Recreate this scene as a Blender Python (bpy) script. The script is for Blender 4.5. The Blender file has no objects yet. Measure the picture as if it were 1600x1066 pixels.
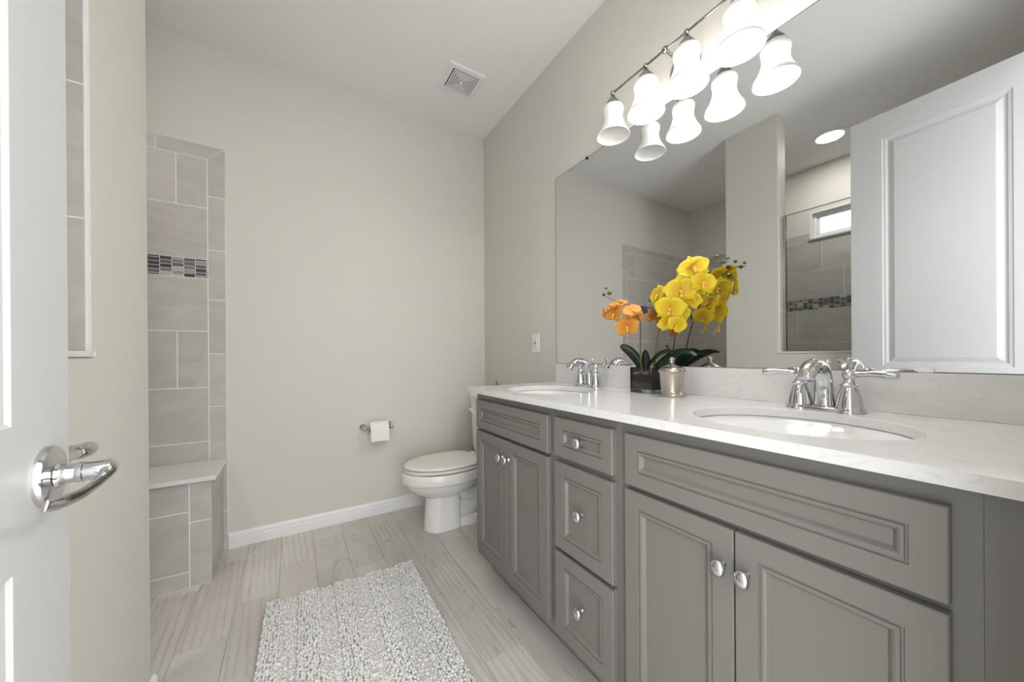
import bpy, bmesh, math, random
from mathutils import Vector, Matrix
random.seed(7)
C = bpy.context.scene.collection
PI = math.pi
# ------------------------------------------------------------------ camera, world, exposure
cd = bpy.data.cameras.new('camera'); cam = bpy.data.objects.new('camera', cd); C.objects.link(cam)
bpy.context.scene.camera = cam
YAW, PITCH, ROLL, FPX, CAMH = math.radians(31.8276), math.radians(0.0598), math.radians(-0.3969), 549.85, 1.0438
_fw = Vector((math.sin(YAW), math.cos(YAW), 0)); _rt = Vector((math.cos(YAW), -math.sin(YAW), 0)); _up = Vector((0, 0, 1))
_f2 = _fw*math.cos(PITCH) - _up*math.sin(PITCH); _u2 = _up*math.cos(PITCH) + _fw*math.sin(PITCH)
_r3 = _rt*math.cos(ROLL) + _u2*math.sin(ROLL); _u3 = _u2*math.cos(ROLL) - _rt*math.sin(ROLL)
M = Matrix((_r3, _u3, -_f2)).transposed().to_4x4(); M.translation = Vector((0, 0, CAMH)); cam.matrix_world = M
cd.sensor_width = 36; cd.lens = FPX/1600*36; cd.shift_x = 0.5164/1600; cd.shift_y = (556.6-533)/1600
cd.clip_start = 0.01; cd.clip_end = 100
vs = bpy.context.scene.view_settings
vs.view_transform = 'Standard'; vs.look = 'None'; vs.gamma = 1; vs.use_curve_mapping = False
vs.exposure = 0.0
wd = bpy.data.worlds.new('world'); bpy.context.scene.world = wd; wd.use_nodes = True
wb = wd.node_tree.nodes['Background']; wb.inputs[0].default_value = (0.97, 0.98, 1.0, 1); wb.inputs[1].default_value = 5.4
LAMP_E, LAMP_P, CAN_P = 18.0, 3.8, 8.5

def portal(name, loc, rot, sx, sy):
    l = bpy.data.lights.new(name, 'AREA'); l.shape = 'RECTANGLE'; l.size = sx; l.size_y = sy; l.cycles.is_portal = True
    o = bpy.data.objects.new(name, l); C.objects.link(o); o.location = loc; o.rotation_euler = rot
portal('doorway_portal', (0.145, -0.13, 1.2), (math.radians(90), 0, 0), 0.72, 2.38)
portal('window_portal', (-1.60, 1.0, 2.2), (0, math.radians(-90), 0), 0.25, 0.6)

# ------------------------------------------------------------------ room numbers (metres)
W, D, HC = 1.2783, 2.4581, 2.743          # vanity wall x, end wall y, ceiling
XS, XC, WT = -1.4902, -0.369, 0.125        # shower outer wall, divider face, divider thickness
CZ = 0.895                                 # counter top height

# ------------------------------------------------------------------ helpers
def new_obj(name, bm, mat, parent=None, smooth=False, bevel=0.0, seg=2, auto=None):
    me = bpy.data.meshes.new(name)
    bmesh.ops.recalc_face_normals(bm, faces=bm.faces)
    bm.to_mesh(me); bm.free()
    mats = mat if isinstance(mat, (list, tuple)) else [mat]
    for m in mats: me.materials.append(m)
    o = bpy.data.objects.new(name, me); C.objects.link(o)
    if smooth or auto:
        me.polygons.foreach_set('use_smooth', [True]*len(me.polygons))
    if auto:
        me.set_sharp_from_angle(angle=math.radians(auto))
    if bevel:
        b = o.modifiers.new('bevel', 'BEVEL'); b.width = bevel; b.segments = seg; b.limit_method = 'ANGLE'; b.angle_limit = math.radians(40)
        b.harden_normals = False
    if parent: o.parent = parent; o.matrix_parent_inverse = parent.matrix_world.inverted() if False else Matrix.Translation(-parent.location)
    return o
def tag(o, label, cat, group=None):
    o['label'] = label; o['category'] = cat
    if group: o['group'] = group
    return o
def thing(name, label, cat, loc, group=None):
    o = bpy.data.objects.new(name, None); o.empty_display_size = 0.05; C.objects.link(o); o.location = loc
    return tag(o, label, cat, group)
def struct(name, bm, mat, **k):
    o = new_obj(name, bm, mat, **k)
    o['kind'] = 'structure'
    return o
def B(): return bmesh.new()
def box(bm, x0, x1, y0, y1, z0, z1, mi=0):
    v = [bm.verts.new(c) for c in ((x0,y0,z0),(x1,y0,z0),(x1,y1,z0),(x0,y1,z0),(x0,y0,z1),(x1,y0,z1),(x1,y1,z1),(x0,y1,z1))]
    for f in ((0,3,2,1),(4,5,6,7),(0,1,5,4),(1,2,6,5),(2,3,7,6),(3,0,4,7)):
        fc = bm.faces.new([v[i] for i in f]); fc.material_index = mi
    return bm
def loft(bm, rings, cap0=True, cap1=True, closed=True, mi=0):
    R = [[bm.verts.new(p) for p in r] for r in rings]
    n = len(R[0])
    for a, b in zip(R[:-1], R[1:]):
        for i in range(n if closed else n-1):
            f = bm.faces.new((a[i], a[(i+1) % n], b[(i+1) % n], b[i])); f.material_index = mi
    if cap0: bm.faces.new(list(reversed(R[0]))).material_index = mi
    if cap1: bm.faces.new(R[-1]).material_index = mi
    return bm
def frame_axes(d):
    d = Vector(d).normalized(); h = Vector((0,0,1)) if abs(d.z) < 0.9 else Vector((1,0,0))
    a = d.cross(h).normalized(); b = a.cross(d).normalized()
    return a, b, d
def lathe(bm, prof, o, axis=(0,0,1), n=24, sa=1.0, sb=1.0, cap=True, mi=0):
    """prof: (radius, height along axis)"""
    a, b, d = frame_axes(axis); o = Vector(o)
    rings = []
    for r, h in prof:
        r = max(r, 1e-5)
        rings.append([o + d*h + a*(r*sa*math.cos(2*PI*i/n)) + b*(r*sb*math.sin(2*PI*i/n)) for i in range(n)])
    return loft(bm, rings, cap, cap, mi=mi)
def catmull(P, k=6):
    P = [Vector(p) for p in P]; out = []
    for i in range(len(P)-1):
        p0 = P[max(i-1,0)]; p1 = P[i]; p2 = P[i+1]; p3 = P[min(i+2,len(P)-1)]
        for j in range(k):
            t = j/k
            out.append(0.5*((2*p1)+(p2-p0)*t+(2*p0-5*p1+4*p2-p3)*t*t+(3*p1-p0-3*p2+p3)*t**3))
    out.append(P[-1]); return out
def lerp_list(L, t):
    x = t*(len(L)-1); i = min(int(x), len(L)-2); f = x-i
    return L[i]*(1-f)+L[i+1]*f
def tube(bm, pts, rad, n=12, k=6, flat=None, side=None, mi=0):
    """rad: list of radii; flat: list of width multipliers along 'side'"""
    P = catmull(pts, k) if k > 1 else [Vector(p) for p in pts]
    rings = []; a = Vector(side).normalized() if side else None
    for i, p in enumerate(P):
        d = (P[min(i+1,len(P)-1)]-P[max(i-1,0)]).normalized()
        if a is None: a = frame_axes(d)[0]
        a = (a - d*a.dot(d)).normalized(); b = d.cross(a)
        t = i/(len(P)-1); r = lerp_list(rad, t); fl = lerp_list(flat, t) if flat else 1
        rings.append([p + a*(r*fl*math.cos(2*PI*j/n)) + b*(r*math.sin(2*PI*j/n)) for j in range(n)])
    return loft(bm, rings, mi=mi)
def sphere(bm, c, r, n=14, s=(1,1,1), mi=0):
    m = max(6, n//2)
    rings = [[Vector(c)+Vector((r*s[0]*math.sin(PI*j/m)*math.cos(2*PI*i/n), r*s[1]*math.sin(PI*j/m)*math.sin(2*PI*i/n), -r*s[2]*math.cos(PI*j/m))) for i in range(n)] for j in range(1, m)]
    return loft(bm, rings, mi=mi)

# ------------------------------------------------------------------ materials
def mat(name, col=(.8,.8,.8), rough=.5, metal=0.0, spec=.5, **kw):
    m = bpy.data.materials.new(name); m.use_nodes = True
    b = m.node_tree.nodes['Principled BSDF']
    b.inputs['Base Color'].default_value = (*col, 1); b.inputs['Roughness'].default_value = rough
    b.inputs['Metallic'].default_value = metal; b.inputs['Specular IOR Level'].default_value = spec
    for k, v in kw.items(): b.inputs[k].default_value = v
    return m
class N:
    def __init__(s, m): s.m = m; s.t = m.node_tree; s.b = s.t.nodes['Principled BSDF']
    def n(s, typ, **kw):
        x = s.t.nodes.new(typ)
        for k, v in kw.items():
            if k.startswith('i_'): x.inputs[k[2:].replace('_',' ')].default_value = v
            else: setattr(x, k, v)
        return x
    def l(s, a, b): s.t.links.new(a, b)
    def coords(s, scale=(1,1,1)):
        tc = s.n('ShaderNodeTexCoord'); mp = s.n('ShaderNodeMapping'); mp.inputs['Scale'].default_value = scale
        s.l(tc.outputs['Object'], mp.inputs['Vector']); return mp.outputs[0]
    def noise(s, vec, scale, detail=4, rough=.5, dist=0):
        x = s.n('ShaderNodeTexNoise'); x.inputs['Scale'].default_value = scale; x.inputs['Detail'].default_value = detail
        x.inputs['Roughness'].default_value = rough; x.inputs['Distortion'].default_value = dist
        s.l(vec, x.inputs['Vector']); return x.outputs['Fac']
    def ramp(s, fac, stops):
        r = s.n('ShaderNodeValToRGB'); e = r.color_ramp.elements
        while len(e) > 1: e.remove(e[-1])
        e[0].position, e[0].color = stops[0][0], (*stops[0][1], 1)
        for p, c in stops[1:]:
            q = e.new(p); q.color = (*c, 1)
        s.l(fac, r.inputs[0]); return r.outputs[0]
    def mix(s, fac, a, b, typ='MIX'):
        x = s.n('ShaderNodeMix'); x.data_type = 'RGBA'; x.blend_type = typ
        for v, i in ((fac, x.inputs[0]), (a, x.inputs[6]), (b, x.inputs[7])):
            if hasattr(v, 'is_linked'): s.l(v, i)
            elif isinstance(v, (int, float)): i.default_value = v
            else: i.default_value = (*v, 1)
        return x.outputs[2]
    def math(s, op, a, b=0.0):
        x = s.n('ShaderNodeMath'); x.operation = op
        for v, i in ((a, x.inputs[0]), (b, x.inputs[1])):
            if hasattr(v, 'is_linked'): s.l(v, i)
            else: i.default_value = v
        return x.outputs[0]
    def island(s): return s.n('ShaderNodeNewGeometry').outputs['Random Per Island']
    def color(s, c): s.l(c, s.b.inputs['Base Color'])
    def bump(s, h, strength=.2, dist=.002):
        x = s.n('ShaderNodeBump'); x.inputs['Strength'].default_value = strength; x.inputs['Distance'].default_value = dist
        s.l(h, x.inputs['Height']); s.l(x.outputs[0], s.b.inputs['Normal'])

WALLC = (.665, .645, .588)
def wall_mat(name, col, scale=150, st=.4):
    m = mat(name, col, .65, spec=.25); k = N(m)
    h = k.noise(k.coords(), scale, 3, .55); k.bump(h, st, .0015); return m
m_wall = wall_mat('wall_paint', WALLC)
m_ceil = wall_mat('ceiling_paint', (.86, .855, .845), 60, .45)
m_white = mat('white_trim_paint', (.82, .82, .81), .35)
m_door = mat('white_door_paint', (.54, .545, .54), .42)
m_cab = mat('grey_cabinet_paint', (.185, .178, .160), .38)
k = N(m_cab); k.bump(k.noise(k.coords(), 240, 2), .03, .0005)
m_dark = mat('dark_gap', (.03, .03, .03), .8)
m_chrome = mat('chrome', (.63, .63, .645), .06, 1.0)
m_nickel = mat('brushed_nickel', (.62, .58, .52), .26, 1.0)
k = N(m_nickel); c = k.coords((1, 1, 60)); k.color(k.ramp(k.noise(c, 14, 3), [(.35, (.40,.37,.32)), (.7, (.56,.52,.46))]))
m_satin = mat('satin_nickel', (.55, .54, .52), .22, 1.0)
m_fix = mat('polished_nickel_fixture', (.36, .355, .34), .16, 1.0)
m_mirror = mat('mirror_silvering', (.74, .75, .755), .0, 1.0)
m_porc = mat('glazed_porcelain', (.84, .83, .79), .12)
m_porc_b = mat('white_sink_porcelain', (.76, .76, .755), .1)
m_seat = mat('bone_plastic_seat', (.82, .805, .745), .25)
m_paper = mat('toilet_paper', (.86, .85, .84), .95, spec=.1)
m_cardb = mat('cardboard_core', (.35, .28, .2), .9)
m_plast = mat('white_plastic', (.82, .82, .81), .4)
m_grout = mat('pale_grout', (.84, .83, .80), .8)
# quartz
m_quartz = mat('pale_quartz', (.78,.77,.75), .12); k = N(m_quartz)
c = k.coords((1, .45, 1)); f1 = k.noise(c, 9, 6, .6, 1.2); f2 = k.noise(c, 34, 8, .7, 2.5)
base = k.ramp(f1, [(.3, (.69,.68,.665)), (.6, (.73,.722,.71))])
vein = k.ramp(f2, [(.52, (0,0,0)), (.64, (.9,.9,.9))])
k.color(k.mix(k.math('MULTIPLY', vein, .26), base, (.44,.42,.40)))
m_seatstone = mat('white_bench_stone', (.74,.735,.72), .2)
# stone-look wall tile
def tile_mat(name, a, b):
    m = mat(name, a, .38); k = N(m)
    isl = k.island(); tc = k.n('ShaderNodeTexCoord'); add = k.n('ShaderNodeVectorMath'); add.operation = 'ADD'
    cmb = k.n('ShaderNodeCombineXYZ')
    for i in range(3): k.l(k.math('MULTIPLY', isl, 13.0+i*7), cmb.inputs[i])
    k.l(tc.outputs['Object'], add.inputs[0]); k.l(cmb.outputs[0], add.inputs[1])
    mp = k.n('ShaderNodeMapping'); mp.inputs['Scale'].default_value = (1, 1, 2.2); k.l(add.outputs[0], mp.inputs[0])
    f = k.noise(mp.outputs[0], 7, 8, .62, .6)
    col = k.ramp(f, [(.3, a), (.7, b)])
    t = k.ramp(isl, [(0, (.94,.94,.94)), (1, (1.04,1.04,1.04))])
    k.color(k.mix(1.0, col, t, 'MULTIPLY')); return m
m_tile = tile_mat('greige_stone_tile', (.46,.432,.395), (.56,.532,.492))
m_mosaic = mat('glass_mosaic', (.2,.2,.2), .12); k = N(m_mosaic)
isl = k.island(); r = k.n('ShaderNodeValToRGB'); r.color_ramp.interpolation = 'CONSTANT'; e = r.color_ramp.elements
e[0].position = 0; e[0].color = (.012,.012,.014,1); e[1].position = .33; e[1].color = (.10,.10,.105,1)
for p_, c_ in ((.5, (.33,.30,.27)), (.66, (.20,.185,.17)), (.78, (.50,.48,.44)), (.9, (.05,.06,.07))):
    q = e.new(p_); q.color = (*c_, 1)
k.l(isl, r.inputs[0]); k.color(k.mix(k.math('MULTIPLY', k.noise(k.coords(), 260, 2), .35), r.outputs[0], (.35,.36,.37)))
# wood-look floor plank tile
m_floor = mat('whitewashed_wood_tile', (.55,.5,.45), .42); k = N(m_floor)
isl = k.island(); tc = k.n('ShaderNodeTexCoord'); cmb = k.n('ShaderNodeCombineXYZ')
k.l(k.math('MULTIPLY', isl, 37.0), cmb.inputs[0]); k.l(k.math('MULTIPLY', isl, 91.0), cmb.inputs[1]); k.l(k.math('MULTIPLY', isl, 53.0), cmb.inputs[2])
add = k.n('ShaderNodeVectorMath'); add.operation = 'ADD'; k.l(tc.outputs['Object'], add.inputs[0]); k.l(cmb.outputs[0], add.inputs[1])
def mapped(sc):
    mp = k.n('ShaderNodeMapping'); mp.inputs['Scale'].default_value = sc; k.l(add.outputs[0], mp.inputs[0]); return mp.outputs[0]
broad = k.noise(mapped((1, .4, 1)), 6, 4, .5, .3)
fine = k.noise(mapped((1, .05, 1)), 70, 8, .72, 1.6)
knot = k.noise(mapped((1, .35, 1)), 24, 4, .6, 1.2)
streak = k.noise(mapped((1, .09, 1)), 38, 8, .66, 1.0)
patch = k.noise(mapped((1, .3, 1)), 13, 3, .5, .4)
wv = k.n('ShaderNodeTexWave'); wv.wave_type = 'RINGS'; wv.rings_direction = 'Z'
wv.inputs['Scale'].default_value = 9; wv.inputs['Distortion'].default_value = 7.0; wv.inputs['Detail'].default_value = 3; wv.inputs['Detail Scale'].default_value = .7
k.l(mapped((1.4, .16, 1)), wv.inputs['Vector'])
col = k.ramp(broad, [(.3, (.60,.565,.52)), (.7, (.71,.68,.64))])
col = k.mix(k.math('MULTIPLY', k.ramp(fine, [(.45, (0,0,0)), (.75, (.5,.5,.5))]), k.ramp(patch, [(.35, (.15,)*3), (.65, (1,)*3)])), col, (.45,.415,.375))
col = k.mix(k.ramp(streak, [(.57, (0,0,0)), (.70, (.8,.8,.8))]), col, (.40,.36,.315))
col = k.mix(k.ramp(knot, [(.63, (0,0,0)), (.72, (.6,.6,.6))]), col, (.36,.325,.285))
sel = k.math('GREATER_THAN', k.math('FRACT', k.math('MULTIPLY', isl, 7.31)), .45)
col = k.mix(k.math('MULTIPLY', sel, k.math('MULTIPLY', k.math('MULTIPLY', k.ramp(wv.outputs['Fac'], [(.62, (0,)*3), (.9, (1,)*3)]), k.ramp(patch, [(.3, (.2,)*3), (.6, (1,)*3)])), .42)), col, (.42,.385,.345))
tone = k.ramp(k.math('FRACT', k.math('MULTIPLY', isl, 3.7)), [(0, (.88,.875,.87)), (1, (1.06,1.06,1.06))])
k.color(k.mix(1.0, col, tone, 'MULTIPLY')); k.bump(fine, .12, .001)
m_floorgrout = mat('floor_grout', (.50,.475,.44), .85)
m_pan = mat('shower_pan_tile', (.45,.43,.4), .5)
# rug
m_rug = mat('white_cotton_pile', (.80,.785,.765), .95, spec=.1, **{'Sheen Weight': .3}); k = N(m_rug)
k.color(k.ramp(k.island(), [(0, (.70,.68,.655)), (.5, (.80,.785,.765)), (1, (.86,.85,.835))]))
m_rugb = mat('white_cotton_ground', (.74,.72,.69), .95, spec=.1)
# plants
def petal_mat(name, a, rim, c0):
    m = bpy.data.materials.new(name); m.use_nodes = True; k = N(m)
    at = k.n('ShaderNodeAttribute'); at.attribute_name = 'rim'
    col = k.ramp(at.outputs['Fac'], [(0, c0), (.3, a), (.86, a), (.97, rim)])
    k.color(k.mix(k.math('MULTIPLY', k.noise(k.coords(), 60, 3), .3), col, a))
    k.b.inputs['Roughness'].default_value = .55
    tr = k.n('ShaderNodeBsdfTranslucent'); k.l(col, tr.inputs[0])
    mx = k.n('ShaderNodeMixShader'); mx.inputs[0].default_value = .35
    out = k.t.nodes['Material Output']; k.l(k.b.outputs[0], mx.inputs[1]); k.l(tr.outputs[0], mx.inputs[2]); k.l(mx.outputs[0], out.inputs[0])
    return m
m_yel = petal_mat('yellow_petal', (.88,.74,.03), (.90,.84,.36), (.82,.52,.02))
m_ora = petal_mat('orange_petal', (.85,.42,.07), (.9,.66,.42), (.75,.30,.04))
m_lip = mat('orchid_lip', (.80,.46,.06), .5)
m_stem = mat('green_stem', (.11,.105,.035), .5)
m_bud = mat('green_bud', (.075,.09,.035), .4)
m_leaf = mat('dark_green_leaf', (.018,.045,.022), .3)
m_soil = mat('dark_soil', (.02,.016,.013), .9)
m_bark = mat('bark_chips', (.18,.11,.07), .85); k = N(m_bark); k.color(k.ramp(k.island(), [(0, (.06,.035,.022)), (.6, (.2,.12,.08)), (1, (.42,.32,.24))]))
def glass(name, col, rough=0.0):
    m = bpy.data.materials.new(name); m.use_nodes = True; t = m.node_tree
    for n_ in list(t.nodes):
        if n_.type != 'OUTPUT_MATERIAL': t.nodes.remove(n_)
    tr = t.nodes.new('ShaderNodeBsdfTransparent'); tr.inputs[0].default_value = (*col, 1)
    gl = t.nodes.new('ShaderNodeBsdfGlossy'); gl.inputs['Roughness'].default_value = rough
    fr = t.nodes.new('ShaderNodeFresnel'); fr.inputs[0].default_value = 1.45
    mx = t.nodes.new('ShaderNodeMixShader'); t.links.new(fr.outputs[0], mx.inputs[0]); t.links.new(tr.outputs[0], mx.inputs[1]); t.links.new(gl.outputs[0], mx.inputs[2])
    t.links.new(mx.outputs[0], t.nodes['Material Output'].inputs[0]); return m
m_glass = glass('clear_glass', (.96,.975,.965)); m_winglass = glass('window_glass', (.97,.98,.98)); m_vase = glass('vase_glass', (.985,.99,.985))
m_edge = mat('green_glass_edge', (.25,.38,.33), .15)
def emit_mat(name, col, st, base=(.9,.9,.88)):
    m = mat(name, base, .3); b = m.node_tree.nodes['Principled BSDF']
    b.inputs['Emission Color'].default_value = (*col, 1); b.inputs['Emission Strength'].default_value = st; return m
m_shade_on = emit_mat('lit_frosted_glass', (1.0,.975,.94), LAMP_E); k = N(m_shade_on); k.b.inputs['Base Color'].default_value = (.55,.545,.53,1)   # brightest round the bulb
sx = k.n('ShaderNodeSeparateXYZ'); tc = k.n('ShaderNodeNewGeometry'); k.l(tc.outputs['Position'], sx.inputs[0])
zz = k.math('DIVIDE', k.math('SUBTRACT', sx.outputs[2], 1.95), .16)
g_ = k.ramp(zz, [(0, (.012,)*3), (.17, (.02,)*3), (.24, (.05,)*3), (.36, (1,)*3), (.60, (1,)*3), (.70, (.05,)*3), (.80, (.012,)*3)])
k.l(k.math('MULTIPLY', g_, LAMP_E), k.b.inputs['Emission Strength'])
m_shade_off = mat('frosted_white_glass', (.88,.87,.85), .25)
m_can = emit_mat('recessed_lamp_lens', (1.0,.97,.92), 5.0)
m_bronze = mat('dark_bronze', (.28,.25,.18), .45, .8)

# ------------------------------------------------------------------ setting: floor
def floor_planks():
    bm = B(); g = .0035
    box(bm, -.62, W+.1, -1.3, D+.1, -.06, -.0025, 1)
    box(bm, XS-.1, -.62, -.1, D+.1, -.06, -.004, 2)
    for kx in range(-3, 12):
        x0 = -.214 + .152*kx; x1 = x0+.152
        if x1 <= -.62 or x0 >= W+.02: continue
        e = 1.885 + .2033*(kx % 3) - 6*.61
        for j in range(0, 9):
            y0, y1 = e+.61*j, e+.61*(j+1)
            y0 = max(y0, -1.3); y1 = min(y1, D)
            if y1-y0 < .02: continue
            a, b_ = max(x0, -.62), min(x1, W)
            r = []
            for ins, z in ((g*.5, -.004), (g*.5, -.0008), (g*.5+.0012, 0)):
                r.append([(a+ins, y0+ins, z), (b_-ins, y0+ins, z), (b_-ins, y1-ins, z), (a+ins, y1-ins, z)])
            loft(bm, r, cap0=False)
    return bm
struct('floor', floor_planks(), [m_floor, m_floorgrout, m_pan])
struct('ceiling', box(B(), XS-.1, W+.1, -.12, D+.1, HC, HC+.08), m_ceil)
# walls
struct('wall_right', box(B(), W, W+.1, -.12, D+.1, 0, HC), m_wall)
struct('wall_back', box(B(), XS-.1, W, D, D+.1, 0, HC), m_wall)
DX0, DX1, DZ = -.222, .512, 2.40             # doorway
bm = box(box(box(B(), XS-.1, DX0, -.12, 0, 0, HC), DX1, W, -.12, 0, 0, HC), DX0, DX1, -.12, 0, DZ, HC)
struct('wall_front', bm, m_wall)
WY0, WY1, WZ0, WZ1 = .68, 1.294, 2.085, 2.335   # shower window
bm = B(); box(bm, XS-.1, XS, 0, WY0, 0, HC); box(bm, XS-.1, XS, WY1, D, 0, HC); box(bm, XS-.1, XS, WY0, WY1, 0, WZ0); box(bm, XS-.1, XS, WY0, WY1, WZ1, HC)
struct('wall_left', bm, m_wall)
# divider: half wall + full column, opening between
JY, SZ, CYE = 1.118, 1.047, 1.4714
pg = [(0,0),(CYE,0),(CYE,HC),(JY,HC),(JY,SZ),(0,SZ)]
struct('wall_divider', loft(B(), [[(x, a, b_) for a, b_ in pg] for x in (XC-WT, XC)]), m_wall, bevel=.004, seg=2)
# baseboards
def base_prof(): return [(0,0),(.014,0),(.014,.050),(.011,.053),(.0105,.056),(.0125,.059),(.0115,.072),(.007,.080),(.003,.084),(0,.084)]
def baseboard(bm, p0, p1, nrm):
    p0, p1, nrm = Vector(p0), Vector(p1), Vector(nrm)
    loft(bm, [[p + nrm*a + Vector((0,0,b)) for a, b in base_prof()] for p in (p0, p1)])
bm = B(); baseboard(bm, (-.306, D, 0), (W, D, 0), (0,-1,0)); struct('baseboard_back', bm, m_white)
bm = B(); baseboard(bm, (XC, 0, 0), (XC, CYE+.014, 0), (1,0,0)); baseboard(bm, (XC, CYE, 0), (XC-WT, CYE, 0), (0,1,0)); struct('baseboard_divider', bm, m_white)
bm = B(); baseboard(bm, (W, 1.53, 0), (W, D, 0), (-1,0,0)); struct('baseboard_right', bm, m_white)
# door casing around the doorway (room side)
bm = B()
for (a, b_) in ((DX0-.06, DX0), (DX1, DX1+.06)): box(bm, a, b_, 0.0, .0005+.012, 0, DZ+.06)
box(bm, DX0, DX1, 0, .0125, DZ, DZ+.06)
struct('trim_1', bm, m_white, bevel=.003)

# ------------------------------------------------------------------ tiling
def tiles(bm, cells, to3, g=.0042, t=.008, mi=0):
    """cells (a0,a1,b0,b1) in the wall plane; to3(a,b,h) gives a point h in front of the wall"""
    for a0, a1, b0, b1 in cells:
        r = []
        for ins, h in ((g/2, 0), (g/2, t-.001), (g/2+.001, t)):
            r.append([to3(a0+ins, b0+ins, h), to3(a1-ins, b0+ins, h), to3(a1-ins, b1-ins, h), to3(a0+ins, b1-ins, h)])
        loft(bm, r, cap0=False, mi=mi)
def grout(bm, a0, a1, b0, b1, to3, t=.0066, mi=1):
    loft(bm, [[to3(a0,b0,h), to3(a1,b0,h), to3(a1,b1,h), to3(a0,b1,h)] for h in (0, t)], cap0=False, mi=mi)
def rows_cells(a0, a1, rows, L, offs, org):
    out = []
    for i, (b0, b1) in enumerate(rows):
        x = org + offs[i % len(offs)]
        while x > a0: x -= L
        while x < a1:
            p, q = max(x, a0), min(x+L, a1)
            if q-p > .012: out.append((p, q, b0, b1))
            x += L
    return out
def mosaic(bm, a0, a1, b0, b1, to3, cols=.0375, nrow=5, mi=2):
    x = a0; i = 0; h = (b1-b0)/nrow
    cells = []
    while x < a1-.004:
        q = min(x+cols, a1)
        sh = 0 if i % 2 == 0 else -h*.5
        j = 0
        bb = b0
        edges = [b0] + [b0+h*(n_+1)+sh for n_ in range(nrow)] + ([b1] if sh else [])
        for e0, e1 in zip(edges[:-1], edges[1:]):
            if e1-e0 > .004: cells.append((x, q, e0, min(e1, b1)))
        x = q; i += 1
    tiles(bm, cells, to3, g=.0022, t=.0085, mi=mi)
# back wall (seen straight on through the shower entry and in the mirror)
TR = -.309; TI = -.384; TT = 2.176; TB = 2.104
T3 = lambda a, b, h: (a, D-h, b)
bm = B(); grout(bm, XS, TR, 0, TT, T3)
rowsB = [(1.842,TB),(1.566,1.842),(1.185,1.466),(.887,1.185),(.60,.887),(.30,.60),(0,.30)]
tiles(bm, rows_cells(XS, TI, rowsB, .61, [-.508+.0, -.711, -.914, -.508, -.914, -.711, -.508], 0), T3)
zs = [0,.21,.49,.782,1.065,1.356,1.622,1.909]
tiles(bm, [(TI, TR, a, b_) for a, b_ in zip(zs[:-1], zs[1:])], T3)
def mitre(pts): loft(bm, [[T3(a, b_, h) for a, b_ in pts] for h in (0, .008)], cap0=False)
mitre([(TI+.002,1.911),(TR-.001,1.911),(TR-.001,TT-.003),(TI+.002,TB+.002)])
x = TI; first = True
edges = [(-.584, TR), (-.889, -.584), (-1.194, -.889), (XS, -1.194)]
mitre([(-.582,TB+.002),(TI-.001,TB+.002),(TR-.003,TT-.001),(-.582,TT-.001)])
tiles(bm, [(a, b_, TB, TT) for a, b_ in edges[1:]], T3)
mosaic(bm, XS+.009, TI, 1.466, 1.566, T3, cols=.0455)
struct('trim_2', bm, [m_tile, m_grout, m_mosaic])
# shower outer wall
L3 = lambda a, b, h: (XS+h, a, b)
bm = B(); grout(bm, 0, D-.009, 0, WZ0-.012, L3); grout(bm, 0, WY0, WZ0-.012, 2.15, L3); grout(bm, WY1, D-.009, WZ0-.012, 2.15, L3)
rowsL = [(1.80,2.075),(1.545,1.80),(1.145,1.445),(.845,1.145),(.545,.845),(.245,.545),(0,.245)]
tiles(bm, rows_cells(0, D-.009, rowsL, .61, [.60, .45, .78, .62, .3, .5, .1], .61), L3)
tiles(bm, [(0,.3,2.075,2.15),(.3,WY0,2.075,2.15),(WY1,1.6,2.075,2.15),(1.6,1.905,2.075,2.15),(1.905,2.21,2.075,2.15),(2.21,D-.009,2.075,2.15)], L3)
mosaic(bm, 0, D-.01, 1.445, 1.545, L3, cols=.0375)
struct('trim_3', bm, [m_tile, m_grout, m_mosaic])
# shower near wall, divider inside, jamb
F3 = lambda a, b, h: (a, h, b)
bm = B(); grout(bm, XS+.009, XC-WT, 0, 2.15, F3)
tiles(bm, rows_cells(XS+.009, XC-WT, [(i*.29, (i+1)*.29) for i in range(7)], .61, [0,.2,.4], XS), F3)
struct('trim_4', bm, [m_tile, m_grout])
J3 = lambda a, b, h: (a, JY-h, b)
JT = 2.03
bm = B(); grout(bm, XC-WT, XC-.003, SZ+.012, JT, J3)
tiles(bm, [(XC-WT, XC-.004, a, b_) for a, b_ in ((1.059,1.342),(1.342,1.626),(1.626,1.905),(1.905,JT))], J3)
box(bm, XC-.004, XC-.001, JY-.0095, JY, SZ+.012, JT, 1)
struct('trim_5', bm, [m_tile, m_grout, m_mosaic, m_white], bevel=0)
I3 = lambda a, b, h: (XC-WT-h, a, b)
bm = B(); grout(bm, 0, JY, 0, SZ, I3); grout(bm, JY, CYE, 0, JT, I3)
tiles(bm, rows_cells(0, JY, [(0,.29),(.29,.58),(.58,.87),(.87,SZ)], .61, [0,.2,.4], 0), I3)
tiles(bm, [(JY, CYE, z, z+.29) for z in (0,.29,.58,.87,1.16,1.45,1.74)], I3)
struct('trim_6', bm, [m_tile, m_grout])
# white stone sill of the opening in the divider
struct('trim_7', box(B(), XC-WT-.012, XC+.007, 0, JY+.0, SZ, SZ+.013), m_quartz, bevel=.003)
bm = box(B(), XC-.002, XC+.007, JY-.001, JY+.006, SZ, SZ+.013); struct('trim_8', bm, m_quartz, bevel=.002)

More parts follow.
